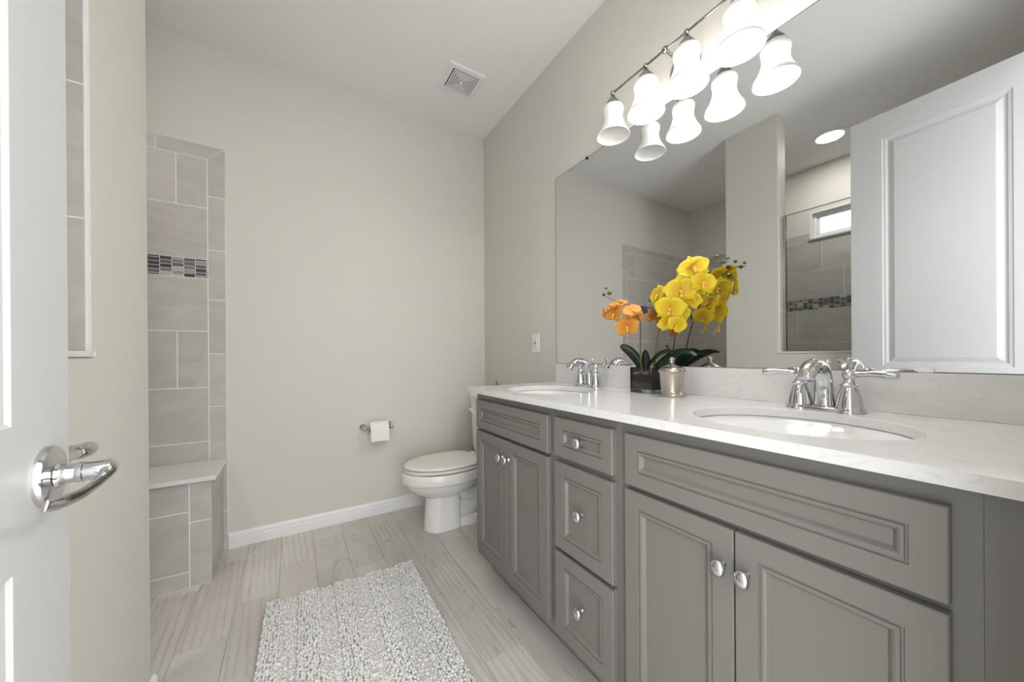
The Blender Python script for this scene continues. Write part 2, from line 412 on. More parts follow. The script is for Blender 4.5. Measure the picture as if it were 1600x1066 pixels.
# shower window
bm = B()
def ring_frame(bm, x0, x1, y0, y1, z0, z1, w, mi=0):
    box(bm, x0, x1, y0, y1, z0, z0+w, mi); box(bm, x0, x1, y0, y1, z1-w, z1, mi); box(bm, x0, x1, y0, y0+w, z0+w, z1-w, mi); box(bm, x0, x1, y1-w, y1, z0+w, z1-w, mi)
ring_frame(bm, XS-.085, XS+.002, WY0, WY1, WZ0, WZ1, .014)
win = struct('window_1', bm, m_white, bevel=.001)
bm = B(); ring_frame(bm, XS-.075, XS-.035, WY0+.014, WY1-.014, WZ0+.014, WZ1-.014, .022); new_obj('window_frame', bm, m_plast, win, bevel=.002)
bm = B(); ring_frame(bm, XS-.068, XS-.048, WY0+.036, WY1-.036, WZ0+.036, WZ1-.036, .018); new_obj('window_sash', bm, m_plast, win, bevel=.002)
new_obj('window_pane', box(B(), XS-.060, XS-.056, WY0+.054, WY1-.054, WZ0+.054, WZ1-.054), m_winglass, win)
new_obj('window_sill', box(B(), XS-.03, XS+.022, WY0-.01, WY1+.012, WZ0-.012, WZ0+.003), mat('grey_sill_stone', (.36,.36,.35), .3), win, bevel=.002)

# ------------------------------------------------------------------ shower bench
BX, BY = -.328, 2.128
bench = thing('shower_bench', 'tiled shower bench with a white stone seat in the corner by the long wall', 'bench', (-.9, 2.29, 0))
bm = B(); box(bm, XS+.012, BX-.0015, BY+.0015, D-.009, 0, .475, 1)
S3 = lambda a, b, h: (a, BY+.008-h, b); R3 = lambda a, b, h: (BX-.008+h, a, b)
BI = BX-.077
tiles(bm, [(BI, BX, 0, .297), (BI, BX, .297, .475)] , S3)
tiles(bm, rows_cells(XS+.012, BI, [(0,.075),(.075,.345),(.345,.475)], .61, [.0,.0,.0], BI), S3)
tiles(bm, [(BY+.001, D-.009, 0, .13), (BY+.001, D-.009, .13, .42), (BY+.001, D-.009, .42, .475)], R3)
new_obj('bench_base', bm, [m_tile, m_grout], bench)
new_obj('bench_seat', box(B(), XS+.012, BX+.020, BY-.018, D-.009, .478, .498), m_seatstone, bench, bevel=.003)

# ------------------------------------------------------------------ shower glass panel
sg = thing('shower_glass_panel', 'clear glass shower panel on the white sill, seen in the mirror', 'glass panel', (XC-.062, .55, SZ+.013))
gx = XC-.062
new_obj('glass_pane', box(B(), gx-.005, gx+.005, .005, JY-.012, SZ+.018, 2.022), m_glass, sg)
new_obj('glass_top_edge', box(B(), gx-.0052, gx+.0052, .005, JY-.012, 2.022, 2.0245), m_edge, sg)
bm = B(); box(bm, gx-.011, gx-.0055, JY-.026, JY-.011, SZ+.013, 2.024); box(bm, gx+.0055, gx+.011, JY-.026, JY-.011, SZ+.013, 2.024); box(bm, gx-.011, gx+.011, JY-.011, JY-.009, SZ+.013, 2.024)
new_obj('wall_channel', bm, m_satin, sg)
bm = B(); box(bm, gx-.011, gx+.011, .004, JY-.027, SZ+.013, SZ+.018); new_obj('sill_channel', bm, m_satin, sg)

# ------------------------------------------------------------------ open door
DA = Vector((-.2535, .7062, 0)); DBv = Vector((-.2155, .0, 0))       # visible face, free edge to hinge edge
DA = Vector((-.2535, .7062, 0)); dt = Vector((.0372, -.5817, 0)).normalized(); dn = Vector((-dt.y, dt.x, 0))   # dn points to +x (room)
DW, DH0, DH1, DT = .700, .012, 2.377, .035
def dp(s, z, h): return DA + dt*s + Vector((0,0,z)) + dn*h
def door_mesh():
    bm = B()
    panels = [(.131, .555, .974, 2.243), (.131, .555, .235, .822)]
    prof = [(0,0),(.004,-.0035),(.014,-.0045),(.021,-.0105),(.026,-.0105),(.046,-.0025),(.048,-.002)]
    for side in (1, -1):
        off = 0 if side == 1 else -DT
        ss = [0,.131,.555,DW]; zz = [DH0,.235,.822,.974,2.243,DH1]
        for i in range(3):
            for j in range(5):
                if i == 1 and j in (1, 3): continue
                bm.faces.new([bm.verts.new(dp(a, b_, off)) for a, b_ in ((ss[i],zz[j]),(ss[i+1],zz[j]),(ss[i+1],zz[j+1]),(ss[i],zz[j+1]))])
        for s0, s1, z0, z1 in panels:
            loft(bm, [[dp(s0+q, z0+q, off+side*h), dp(s1-q, z0+q, off+side*h), dp(s1-q, z1-q, off+side*h), dp(s0+q, z1-q, off+side*h)] for q, h in prof], cap0=False)
    loft(bm, [[dp(0,DH0,h), dp(DW,DH0,h), dp(DW,DH1,h), dp(0,DH1,h)] for h in (-DT, 0)], cap0=False, cap1=False)
    bmesh.ops.remove_doubles(bm, verts=bm.verts, dist=1e-5)
    return bm
door = struct('door_1', door_mesh(), m_door)
door['label'] = 'open white two panel door at the left edge of the photo'
def handle(sgn):
    """sgn 1: room side face, -1: the other face"""
    off = 0 if sgn == 1 else -DT
    nn = dn*sgn; hz = .905; hs = .062
    c0 = dp(hs, hz, off)
    rose = new_obj('door_handle', lathe(B(), [(.0355,0),(.0355,.004),(.034,.007),(.028,.0085),(.016,.010),(.0145,.013)], c0, nn, 40), m_chrome, door, auto=35)
    rose.parent = door; rose.matrix_parent_inverse = Matrix()
    bm = B(); lathe(bm, [(.0125,.010),(.0115,.022),(.0125,.024),(.0125,.030),(.0112,.031),(.0112,.033),(.0118,.050),(.0112,.0535),(.006,.055)], c0, nn, 28)
    nk = new_obj('handle_neck', bm, m_chrome, None, auto=35); nk.parent = rose
    # lever sweeps out, then back towards the hinge side
    dz = lambda q: Vector((0, 0, q))
    P = [c0+nn*.050+dt*(-.005)+dz(.002), c0+nn*.0505+dt*.005+dz(-.002), c0+nn*.047+dt*.018+dz(-.0095), c0+nn*.040+dt*.040+dz(-.0160), c0+nn*.032+dt*.066+dz(-.0160), c0+nn*.028+dt*.090+dz(-.0115)]
    bm = tube(B(), P, [.0080,.0080,.0052,.0034,.0028,.0027,.0022], 18, 6, [1.1,1.2,1.5,2.0,2.6,2.8,2.8], side=(0,0,1))
    lv = new_obj('handle_lever', bm, m_chrome, None, smooth=True); lv.parent = rose
    return rose
handle(1); handle(-1)
bm = B()
for z in (.25, 1.2, 2.15): tube(bm, [dp(DW+.006, z-.045, .006), dp(DW+.006, z+.045, .006)], [.006,.006], 10, 1); 
hg = new_obj('hinge', bm, m_chrome, None, auto=40); hg.parent = door

# ------------------------------------------------------------------ towel bar behind the door
tbx, tbz = XC+.064, .887
tb = thing('towel_bar', 'chrome towel bar on the divider wall behind the open door', 'towel bar', (XC, .62, tbz))
new_obj('bar', tube(B(), [(tbx,.36,tbz),(tbx,.905,tbz)], [.008,.008], 16, 1), m_chrome, tb, auto=40)
for y in (.36, .905):
    bm = lathe(B(), [(.025,.0005),(.025,.004),(.021,.009),(.012,.014),(.0095,.024),(.0095,.050),(.011,.064)], (XC, y, tbz), (1,0,0), 24)
    e_ = 1 if y > .5 else -1
    lathe(bm, [(.0085,-.030),(.0112,-.026),(.0112,-.012),(.0125,-.008),(.0125,.004),(.011,.012),(.007,.018),(.001,.020)], (tbx, y, tbz), (0,e_,0), 22)
    new_obj('post', bm, m_chrome, tb, auto=50)

# ------------------------------------------------------------------ vanity cabinets
XF = .748; XD = .728                                # face frame plane, door fronts
PROF = [(0,.019),(0,.0018),(.0018,0),(.040,0),(.0415,.0035),(.0438,.0035),(.0452,.0003),(.0495,.0003),(.053,.0022),(.0565,.0065),(.0585,.0095),(.060,.0095)]
def front_panel(y0, y1, z0, z1, s=1.0, sc=1.0):
    bm = B()
    loft(bm, [[(XD+h, y0+q*s, z0+q*s), (XD+h, y1-q*s, z0+q*s), (XD+h, y1-q*s, z1-q*s), (XD+h, y0+q*s, z1-q*s)] for q, h in PROF])
    return bm
def knob_mesh(y, z):
    return lathe(B(), [(.0075,0),(.0075,.002),(.0048,.005),(.0048,.011),(.008,.014),(.0135,.018),(.0145,.0215),(.0125,.026),(.007,.0295),(.001,.0305)], (XD-.0002, y, z), (-1,0,0), 24, 1.0, 1.25)
def cabinet(name, label, y0, y1):
    t = thing(name, label, 'cabinet', ((XF+W)/2, (y0+y1)/2, 0), 'vanity cabinet units')
    bm = B(); a, b_ = y0+.0005, y1-.0005
    box(bm, XF, XF+.019, a, b_, .105, .8728); box(bm, W-.012, W-.002, a, b_, .105, .8728)
    box(bm, XF+.019, W-.012, a, a+.016, .105, .8728); box(bm, XF+.019, W-.012, b_-.016, b_, .105, .8728); box(bm, XF+.019, W-.012, a+.016, b_-.016, .105, .121)
    new_obj('cabinet_body', bm, m_cab, t)
    new_obj('toe_kick', box(B(), XF+.075, W-.002, y0+.0005, y1-.0005, 0, .105), m_cab, t)
    return t
def add_front(t, name, y0, y1, z0, z1, knob=None, s=1.0):
    d = new_obj(name, front_panel(y0, y1, z0, z1, s), m_cab, t)
    if knob:
        kb = new_obj('knob', knob_mesh(*knob), m_chrome, None, auto=50); kb.parent = d; kb['label'] = 'oval chrome knob'
    return d
YA, YB, YC, YD = 1.520, .9285, .6425, .064
c1 = cabinet('vanity_cabinet', 'grey sink cabinet with two doors beside the toilet', YB, YA)
add_front(c1, 'false_drawer_front', .949, 1.4925, .712, .841, s=.9)
add_front(c1, 'cabinet_door', .949, 1.2165, .146, .699, (1.2016-.0, .627)); add_front(c1, 'cabinet_door', 1.2195, 1.4925, .146, .699, (1.2490, .627))
c2 = cabinet('drawer_cabinet', 'narrow grey cabinet of three stacked drawers between the two sink cabinets', YC, YB)
for z0, z1, kz in ((.717,.842,.782),(.419,.698,.566),(.135,.406,.279)):
    add_front(c2, 'drawer', .664, .912, z0, z1, (.782, kz), s=.9 if z0 > .7 else 1.0)
c3 = cabinet('vanity_cabinet', 'grey sink cabinet with a wide false drawer front nearest the camera', YD, YC)
add_front(c3, 'false_drawer_front', .090, .6215, .711, .841, s=.9)
add_front(c3, 'cabinet_door', .090, .3545, .146, .698, (.332, .623)); add_front(c3, 'cabinet_door', .3575, .6225, .146, .698, (.376, .623))
f = thing('filler_panel', 'plain grey filler panel between the near sink cabinet and the wall', 'panel', (XF+.26, .032, 0))
new_obj('panel_face', box(B(), XF+.0005, XF+.02, .001, YD+.0002, .105, .8728), m_cab, f)
new_obj('toe_kick', box(B(), XF+.075, XF+.09, .001, YD+.0002, 0, .105), m_cab, f)

# ------------------------------------------------------------------ countertop + sinks
SINKS = [(.955, .345, .18, .2), (.955, 1.222, .18, .2)]
XT0, YT0, YT1 = .708, .001, 1.557
def counter_mesh():
    bm = B(); z1, z0 = CZ, CZ-.022
    def quad(z, pts): bm.faces.new([bm.verts.new((a, b_, z)) for a, b_ in pts])
    ys = [YT0]
    blocks = []
    for cx, cy, ax, ay in SINKS: blocks.append((cy-.27, cy+.27))
    cuts = [YT0, blocks[0][0], blocks[0][1], blocks[1][0], blocks[1][1], YT1]
    for z in (z1, z0):
        for i in (0, 2, 4):
            quad(z, [(XT0,cuts[i]),(W-.001,cuts[i]),(W-.001,cuts[i+1]),(XT0,cuts[i+1])])
        for (cx, cy, ax, ay), (b0, b1) in zip(SINKS, blocks):
            n = 96; angs = [2*PI*i/n for i in range(n)]
            for cxn, cyn in ((XT0,b0),(XT0,b1),(W-.001,b0),(W-.001,b1)): angs.append(math.atan2(cyn-cy, cxn-cx) % (2*PI))
            angs = sorted(set(round(a, 6) for a in angs))
            inn, out = [], []
            for a in angs:
                ca, sa = math.cos(a), math.sin(a)
                tx = ((W-.001-cx)/ca if ca > 1e-9 else (XT0-cx)/ca if ca < -1e-9 else 1e9); ty = ((b1-cy)/sa if sa > 1e-9 else (b0-cy)/sa if sa < -1e-9 else 1e9)
                tt = min(tx, ty); out.append((cx+ca*tt, cy+sa*tt))
                r = 1/math.sqrt((ca/ax)**2+(sa/ay)**2); inn.append((cx+ca*r, cy+sa*r))
            for i in range(len(angs)):
                j = (i+1) % len(angs); quad(z, [inn[i], out[i], out[j], inn[j]])
                if z == z1:
                    bm.faces.new([bm.verts.new((inn[q][0], inn[q][1], zz)) for q, zz in ((i,z1),(j,z1),(j,z0),(i,z0))])
    per = [(XT0,YT0),(W-.001,YT0),(W-.001,YT1),(XT0,YT1)]
    for i in range(4):
        a, b_ = per[i], per[(i+1) % 4]
        bm.faces.new([bm.verts.new((*p, zz)) for p, zz in ((a,z1),(b_,z1),(b_,z0),(a,z0))])
    bmesh.ops.remove_doubles(bm, verts=bm.verts, dist=1e-5)
    bmesh.ops.dissolve_limit(bm, angle_limit=.001, verts=bm.verts, edges=bm.edges) if False else None
    return bm
top = thing('vanity_countertop', 'long pale quartz countertop with two oval sink cutouts over the grey cabinets', 'countertop', (.99, .78, CZ-.022))
new_obj('counter_slab', counter_mesh(), m_quartz, top, bevel=.0015)
new_obj('backsplash', box(B(), W-.020, W-.0005, YT0, YT1+.004, CZ, .9965), m_quartz, top, bevel=.0012)
def basin(i, label):
    cx, cy, ax, ay = SINKS[i]
    t = thing('sink_basin', label, 'sink', (cx, cy, CZ-.124), 'undermount sinks')
    prof = [(1.035,-.0225),(1.03,-.0225),(1.01,-.0245),(.96,-.033),(.88,-.045),(.78,-.059),(.65,-.075),(.48,-.094),(.28,-.110),(.10,-.116)]
    outer = [(.10,-.124),(.50,-.104),(.70,-.084),(.90,-.058),(.99,-.043),(1.02,-.034),(1.035,-.031)]
    n = 64
    rings = [[(cx+ax*s*math.cos(2*PI*q/n), cy+ay*s*math.sin(2*PI*q/n), CZ+h) for q in range(n)] for s, h in prof+list(outer)[::1]]
    bm = B(); loft(bm, rings[:len(prof)], cap0=False, cap1=True)
    bm2 = loft(bm, [rings[0]]+rings[len(prof):][::-1], cap0=False, cap1=True)
    bmesh.ops.remove_doubles(bm, verts=bm.verts, dist=1e-6)
    new_obj('bowl', bm, m_porc_b, t, auto=50)
    bm = lathe(B(), [(.022,0),(.022,.002),(.016,.003),(.015,.001),(.001,.001)], (cx, cy, CZ-.1158), (0,0,1), 24)
    new_obj('drain', bm, m_chrome, t, auto=40)
basin(0, 'white oval undermount sink nearest the camera'); basin(1, 'white oval undermount sink at the end of the counter near the toilet')

# ------------------------------------------------------------------ faucets
def faucet(fx, fy, label):
    t = thing('faucet', label, 'faucet', (fx, fy, CZ), 'chrome vanity faucets')
    z = CZ
    def stad(r, hl, zz, n=12):
        out = []
        for i in range(n+1):
            a = PI*i/n; out.append((fx+r*math.cos(a), fy+hl+r*math.sin(a), zz))
        for i in range(n+1):
            a = PI+PI*i/n; out.append((fx+r*math.cos(a), fy-hl+r*math.sin(a), zz))
        return out
    bm = loft(B(), [stad(.027,.051,z+.0003), stad(.027,.051,z+.006), stad(.025,.051,z+.010), stad(.018,.051,z+.013)])
    new_obj('base_plate', bm, m_chrome, t, auto=40)
    for s in (1, -1):
        yy = fy+s*.051
        bm = lathe(B(), [(.033,.0005),(.0325,.004),(.029,.008),(.0270,.014),(.0255,.026),(.0225,.042),(.0180,.056),(.0150,.063),(.0175,.066),(.0175,.070),(.0125,.074),(.010,.082),(.0105,.086)], (fx, yy, z), (0,0,1), 28)
        h = new_obj('handle', bm, m_chrome, t, auto=45)
        bm = sphere(B(), (fx, yy, z+.095), .0145, 20)
        P = [(fx, yy+s*.004, z+.094), (fx-.001, yy+s*.022, z+.097), (fx-.003, yy+s*.045, z+.0985), (fx-.005, yy+s*.066, z+.098), (fx-.007, yy+s*.084, z+.096), (fx-.0075, yy+s*.088, z+.0955)]
        tube(bm, P, [.0072,.0066,.0080,.0098,.0096,.0055], 16, 5, [1.1,1.1,1.2,1.3,1.3,1.2], side=(1,0,0))
        lv = new_obj('lever', bm, m_chrome, None, smooth=True); lv.parent = h
    P = [(fx+.006, fy, z+.004), (fx+.004, fy, z+.035), (fx+.000, fy, z+.072), (fx-.014, fy, z+.103), (fx-.042, fy, z+.120), (fx-.074, fy, z+.120), (fx-.102, fy, z+.105), (fx-.117, fy, z+.085)]
    bm = tube(B(), P, [.022,.0185,.0165,.0155,.015,.0145,.0135,.0125], 24, 6, [1.15,1.15,1.2,1.28,1.35,1.4,1.4,1.3], side=(0,1,0))
    sp = new_obj('spout', bm, m_chrome, t, smooth=True)
    bm = lathe(B(), [(.0022,.0),(.0022,.105),(.003,.107),(.0055,.111),(.006,.116),(.004,.121),(.0008,.1225)], (fx+.030, fy, z+.010), (0,0,1), 14)
    new_obj('lift_rod', bm, m_chrome, t, smooth=True)
    return t
faucet(1.195, .357, 'chrome two handle faucet behind the near sink'); faucet(1.195, 1.236, 'chrome two handle faucet behind the far sink, left of the orchid')

# ------------------------------------------------------------------ mirror
MY0, MY1, MZ0, MZ1 = .004, 1.5665, .9978, 2.046
mr = thing('wall_mirror', 'large frameless mirror above the backsplash of the vanity', 'mirror', (W-.003, .79, MZ0))
bm = B(); box(bm, W-.0055, W-.0006, MY0, MY1, MZ0, MZ1)
new_obj('mirror_glass', bm, [m_mirror], mr)
bm = B(); ring_frame(bm, W-.0060, W-.0004, MY0-.0012, MY1+.0012, MZ0-.0012, MZ1+.0012, .0022); new_obj('mirror_edge', bm, mat('dark_mirror_edge', (.10,.11,.105), .3), mr)
for (y, z) in ((1.313, MZ1),):
    bm = B(); lathe(bm, [(.007,0),(.007,.004),(.004,.007)], (W-.006, y, z-.002), (-1,0,0), 12); new_obj('clip', bm, m_dark, mr)
new_obj('clip', box(B(), W-.0095, W-.0058, .178, .203, MZ0-.0005, MZ0+.009), m_plast, mr, bevel=.001)

# ------------------------------------------------------------------ vanity light
LX = 1.152; BZ = 2.149
LY = [1.033, .870, .705, .538]
vl = thing('vanity_light', 'chrome bar light with four bell shaped frosted shades on the wall above the mirror', 'light fixture', (W, .787, BZ))
bm = tube(B(), [(LX, 1.043, BZ), (LX, .528, BZ)], [.0042,.0042], 12, 1)
new_obj('bar', bm, m_fix, vl, auto=40)
bm = B(); lathe(bm, [(.062,.0005),(.062,.006),(.058,.012),(.040,.020),(.018,.026),(.010,.034)], (W, .787, BZ-.01), (-1,0,0), 36)
new_obj('wall_plate', bm, m_fix, vl, auto=35)
bm = tube(B(), [(W-.025, .787, BZ-.01), (W-.07, .787, BZ-.004), (LX, .787, BZ)], [.006,.006,.006], 12, 5); sphere(bm, (LX, .787, BZ), .0125, 16)
new_obj('arm', bm, m_fix, vl, smooth=True)
for i, y in enumerate(LY):
    bm = sphere(B(), (LX, y, BZ), .0095, 16); 
    lathe(bm, [(.006,-.008),(.008,-.014),(.012,-.020),(.020,-.032),(.0270,-.042),(.029,-.054),(.0285,-.058)], (LX, y, BZ), (0,0,1), 28)
    cap = new_obj('socket_cup', bm, m_fix, vl, auto=45)
    prof = [(.016,2.108),(.030,2.1075),(.039,2.103),(.0432,2.095),(.0440,2.086),(.0425,2.075),(.0395,2.062),(.0385,2.050),(.0395,2.036),(.0425,2.020),(.047,2.004),(.0535,1.988),(.0605,1.974),(.0655,1.963),(.0680,1.953)]
    prof = [(r, 1.966+(h-1.953)*.127/.155) for r, h in prof]
    inner = [(r-.003, h+.0015) for r, h in prof][::-1]
    bm = lathe(B(), prof+inner, (LX, y, 0), (0,0,1), 40, cap=False)
    s = new_obj('shade', bm, m_shade_off if i == 0 else m_shade_on, vl, smooth=True)
    s['label'] = 'unlit frosted glass bell shade' if i == 0 else 'glowing frosted glass bell shade'
    bm = sphere(B(), (LX, y, 2.04), .022, 16, (1,1,1.25))
    if i:
        l = bpy.data.lights.new('vanity_lamp', 'POINT'); l.energy = LAMP_P; l.color = (1.0,.975,.94); l.shadow_soft_size = .028
        lo = bpy.data.objects.new('vanity_lamp', l); C.objects.link(lo); lo.location = (LX, y, 1.972)
    b_ = new_obj('bulb', bm, m_shade_off if i == 0 else m_shade_on, None, smooth=True); b_.parent = s

# ------------------------------------------------------------------ recessed light, exhaust grille
rl = thing('recessed_light', 'round recessed ceiling light over the shower, seen in the mirror', 'ceiling light', (-1.035, 1.023, HC))
new_obj('trim_ring', lathe(B(), [(.116,-.0005),(.115,-.004),(.090,-.005),(.085,-.003),(.085,-.0008)], (-1.035,1.023,HC), (0,0,1), 40, cap=False), m_white, rl, auto=40)
new_obj('lens', lathe(B(), [(.0845,-.0028),(.060,-.0030),(.001,-.0030)], (-1.035,1.023,HC), (0,0,1), 40), m_can, rl, smooth=True)
l = bpy.data.lights.new('recessed_lamp', 'AREA'); l.shape = 'DISK'; l.size = .16; l.energy = CAN_P; l.color = (1,.97,.93)
lo = bpy.data.objects.new('recessed_lamp', l); C.objects.link(lo); lo.location = (-1.035,1.023,HC-.0055)
vx, vy, vh = .892, 2.006, .1155
ex = thing('exhaust_fan_grille', 'square white exhaust fan grille on the ceiling', 'vent', (vx, vy, HC))
def sq(h, z): return [(vx-h, vy-h, z), (vx+h, vy-h, z), (vx+h, vy+h, z), (vx-h, vy+h, z)]
bm = loft(B(), [sq(.081,HC-.004), sq(vh,HC-.0005), sq(vh,HC-.006), sq(vh-.006,HC-.011), sq(.083,HC-.013), sq(.081,HC-.004)], False, False); new_obj('frame', bm, m_white, ex)
for i in range(5):
    h = .0755-.0125*i
    bm = loft(B(), [sq(h,HC-.0125), sq(h-.0078,HC-.0125), sq(h-.0078,HC-.0100), sq(h,HC-.0100), sq(h,HC-.0125)], False, False)
    new_obj('louver', bm, m_white, ex)
bm = B(); box(bm, vx-.013, vx+.013, vy-.013, vy+.013, HC-.0125, HC-.0100); new_obj('center_plate', bm, m_white, ex)
bm = B(); box(bm, vx-.0805, vx+.0805, vy-.0805, vy+.0805, HC-.0035, HC-.0005); new_obj('backing', bm, m_dark, ex)

# ------------------------------------------------------------------ outlet on the right wall
oy, oz = 1.770, 1.120
ot = thing('wall_outlet', 'white outlet plate on the wall left of the mirror', 'outlet', (W, oy, oz))
new_obj('cover_plate', box(B(), W-.006, W-.0003, oy-.037, oy+.037, oz-.059, oz+.059), m_plast, ot, bevel=.003, seg=3)
rc = new_obj('receptacle', box(B(), W-.0085, W-.006, oy-.0165, oy+.0165, oz-.0335, oz+.0335), m_plast, ot, bevel=.001)
bm = B()
for dz in (.019, -.019):
    for dy in (-.006, .006): box(bm, W-.0087, W-.0080, oy+dy-.001, oy+dy+.001, oz+dz-.003, oz+dz+.005)
    box(bm, W-.0087, W-.0080, oy-.002, oy+.002, oz+dz-.010, oz+dz-.006)
box(bm, W-.0092, W-.0080, oy-.007, oy+.007, oz-.004, oz+.004)
sl = new_obj('slots', bm, m_dark, None); sl.parent = rc

# ------------------------------------------------------------------ toilet paper
px0, px1, pz, pyr = .384, .548, .585, D-.070
tp = thing('toilet_paper_holder', 'chrome toilet paper holder on the beige wall left of the toilet', 'paper holder', ((px0+px1)/2, D, pz))
for x in (px0, px1):
    s = 1 if x == px0 else -1
    bm = B(); lathe(bm, [(.023,.0005),(.023,.004),(.0205,.008),(.012,.013),(.009,.022),(.009,.050),(.012,.056)], (x, D, pz), (0,-1,0), 24)
    sphere(bm, (x, pyr, pz), .0145, 16)
    new_obj('post', bm, m_chrome, tp, auto=50)
new_obj('roller', tube(B(), [(px0+.012,pyr,pz),(px1-.012,pyr,pz)], [.007,.007], 14, 1), m_chrome, tp, auto=40)
rr, rx0, rx1 = .055, .411, .521
rz = pz-.0125
rp = thing('toilet_paper_roll', 'white toilet paper roll hanging on the chrome holder', 'toilet paper', ((rx0+rx1)/2, pyr, rz))
bm = B(); prof = [(.020, 0), (rr-.002, 0), (rr, .002), (rr, rx1-rx0-.002), (rr-.002, rx1-rx0), (.020, rx1-rx0)]
lathe(bm, prof, (rx0, pyr, rz), (1,0,0), 48, cap=False)
new_obj('paper', bm, m_paper, rp, auto=40)
new_obj('core', lathe(B(), [(.0205,.0005),(.0205,rx1-rx0-.0005),(.0195,rx1-rx0-.0005),(.0195,.0005),(.0205,.0005)], (rx0, pyr, rz), (1,0,0), 32, cap=False), m_cardb, rp, auto=40)
bm = B(); P = []
for i in range(8):
    a = PI*.5*i/7; P.append((pyr-rr*math.cos(a*0)-.0008, rz-.004-.0085*i))
for i in range(len(P)-1):
    (a0, b0), (a1, b1) = P[i], P[i+1]
    box(bm, rx0+.0005, rx1-.0005, a0-.0004+.0007*(i/7)**2, a0+.0004+.0007*(i/7)**2, b1, b0)
new_obj('loose_sheet', bm, m_paper, rp)

# ------------------------------------------------------------------ toilet
TY = 2.077
tl = thing('toilet', 'white elongated toilet with closed lid in the corner beyond the grey vanity', 'toilet', (.85, TY, 0))
def egg(xf, xb, hw, z, n=40, mid=None, pw=2.0, yc=TY):
    mid = mid if mid is not None else xf + (xb-xf)*.56
    out = []
    for i in range(n):
        a = 2*PI*i/n; c, s = math.cos(a), math.sin(a)
        L = (mid-xf) if c < 0 else (xb-mid)
        p = 2.0 if c < 0 else pw
        cc = math.copysign(abs(c)**(2/p), c); ss = math.copysign(abs(s)**(2/p), s)
        out.append((mid + L*cc, yc + hw*ss, z))
    return out
bm = loft(B(), [egg(.66,.93,.080,.200), egg(.640,.95,.100,.212), egg(.605,.985,.132,.232), egg(.572,1.02,.158,.260), egg(.552,1.035,.172,.288), egg(.545,1.04,.177,.302), egg(.536,1.04,.184,.3035), egg(.534,1.04,.186,.310), egg(.535,1.04,.185,.352), egg(.540,1.037,.181,.3605), egg(.58,1.0,.14,.362)])
# pedestal: rounded front, flat sides
loft(bm, [egg(.662,.878,.088,.0005,mid=.745,pw=7), egg(.664,.877,.0865,.012,mid=.745,pw=7), egg(.670,.874,.079,.10,mid=.748,pw=7), egg(.678,.872,.074,.20,mid=.75,pw=7), egg(.678,.872,.074,.24,mid=.75,pw=7)])
# foot flange behind the pedestal, trapway
loft(bm, [egg(.80,1.13,.088,.0005,pw=6,mid=.95), egg(.80,1.13,.086,.035,pw=6,mid=.95), egg(.80,1.125,.070,.050,pw=6,mid=.95)])
tube(bm, [(.86,TY,.245),(.93,TY,.185),(1.00,TY,.175),(1.05,TY,.215),(1.09,TY,.25),(1.13,TY,.20),(1.13,TY,.10),(1.08,TY,.03)], [.062,.062,.058,.056,.056,.058,.06,.06], 20, 5)
tube(bm, [(.84,TY,.10),(.92,TY,.085),(1.0,TY,.10),(1.06,TY,.16)], [.062,.060,.058,.055], 20, 5)
# shelf under the tank
loft(bm, [egg(.98,1.255,.12,.26,pw=5,mid=1.12), egg(.96,1.262,.175,.33,pw=5,mid=1.12), egg(.96,1.262,.185,.368,pw=5,mid=1.12)])
new_obj('bowl', bm, m_porc, tl, auto=60)
def lid_ring(e, z, back=1.005): return egg(.546-e, back+e*.3, .176+e, z, n=56, mid=.80, pw=2.9)
new_obj('seat', loft(B(), [lid_ring(-.006,.3680), lid_ring(0,.3700), lid_ring(0,.3800), lid_ring(-.004,.3825)]), m_seat, tl, auto=50)
new_obj('lid', loft(B(), [lid_ring(-.005,.3905), lid_ring(-.001,.392), lid_ring(-.001,.399), lid_ring(-.006,.4035), lid_ring(-.03,.4075), lid_ring(-.10,.410)]), m_seat, tl, auto=60)
for s in (-1, 1):
    bm = lathe(B(), [(.014,0),(.014,.030),(.011,.036),(.001,.037)], (1.018, TY+s*.075, .367), (0,0,1), 18); new_obj('hinge_cap', bm, m_seat, tl, auto=40)
bm = lathe(B(), [(.013,0),(.012,.010),(.007,.017),(.001,.019)], (.97, TY-.080, .046), (0,0,1), 16); new_obj('bolt_cap', bm, m_plast, tl, smooth=True)
def rrect(x0, x1, y0, y1, z, r=.025, n=5):
    out = []
    for cx, cy, a0 in ((x1-r,y1-r,0),(x0+r,y1-r,90),(x0+r,y0+r,180),(x1-r,y0+r,270)):
        for i in range(n+1):
            a = math.radians(a0+90*i/n); out.append((cx+r*math.cos(a), cy+r*math.sin(a), z))
    return out
bm = loft(B(), [rrect(1.085,1.255,TY-.185,TY+.185,.3685), rrect(1.075,1.262,TY-.200,TY+.200,.42), rrect(1.066,1.264,TY-.212,TY+.212,.745)])
new_obj('tank', bm, m_porc, tl, auto=40)
bm = loft(B(), [rrect(1.060,1.266,TY-.218,TY+.218,.746), rrect(1.056,1.268,TY-.222,TY+.222,.755), rrect(1.056,1.268,TY-.222,TY+.222,.776), rrect(1.066,1.262,TY-.212,TY+.212,.784)])
new_obj('tank_lid', bm, m_porc, tl, auto=40)
bm = lathe(B(), [(.013,0),(.012,.008),(.008,.012),(.008,.022)], (1.0685, TY+.165, .672), (-1,0,0), 18)
tube(bm, [(1.046,TY+.168,.672),(1.040,TY+.130,.668),(1.040,TY+.085,.660)], [.006,.007,.008], 12, 5); sphere(bm, (1.046,TY+.166,.672), .011, 14)
new_obj('flush_lever', bm, m_porc, tl, auto=50)
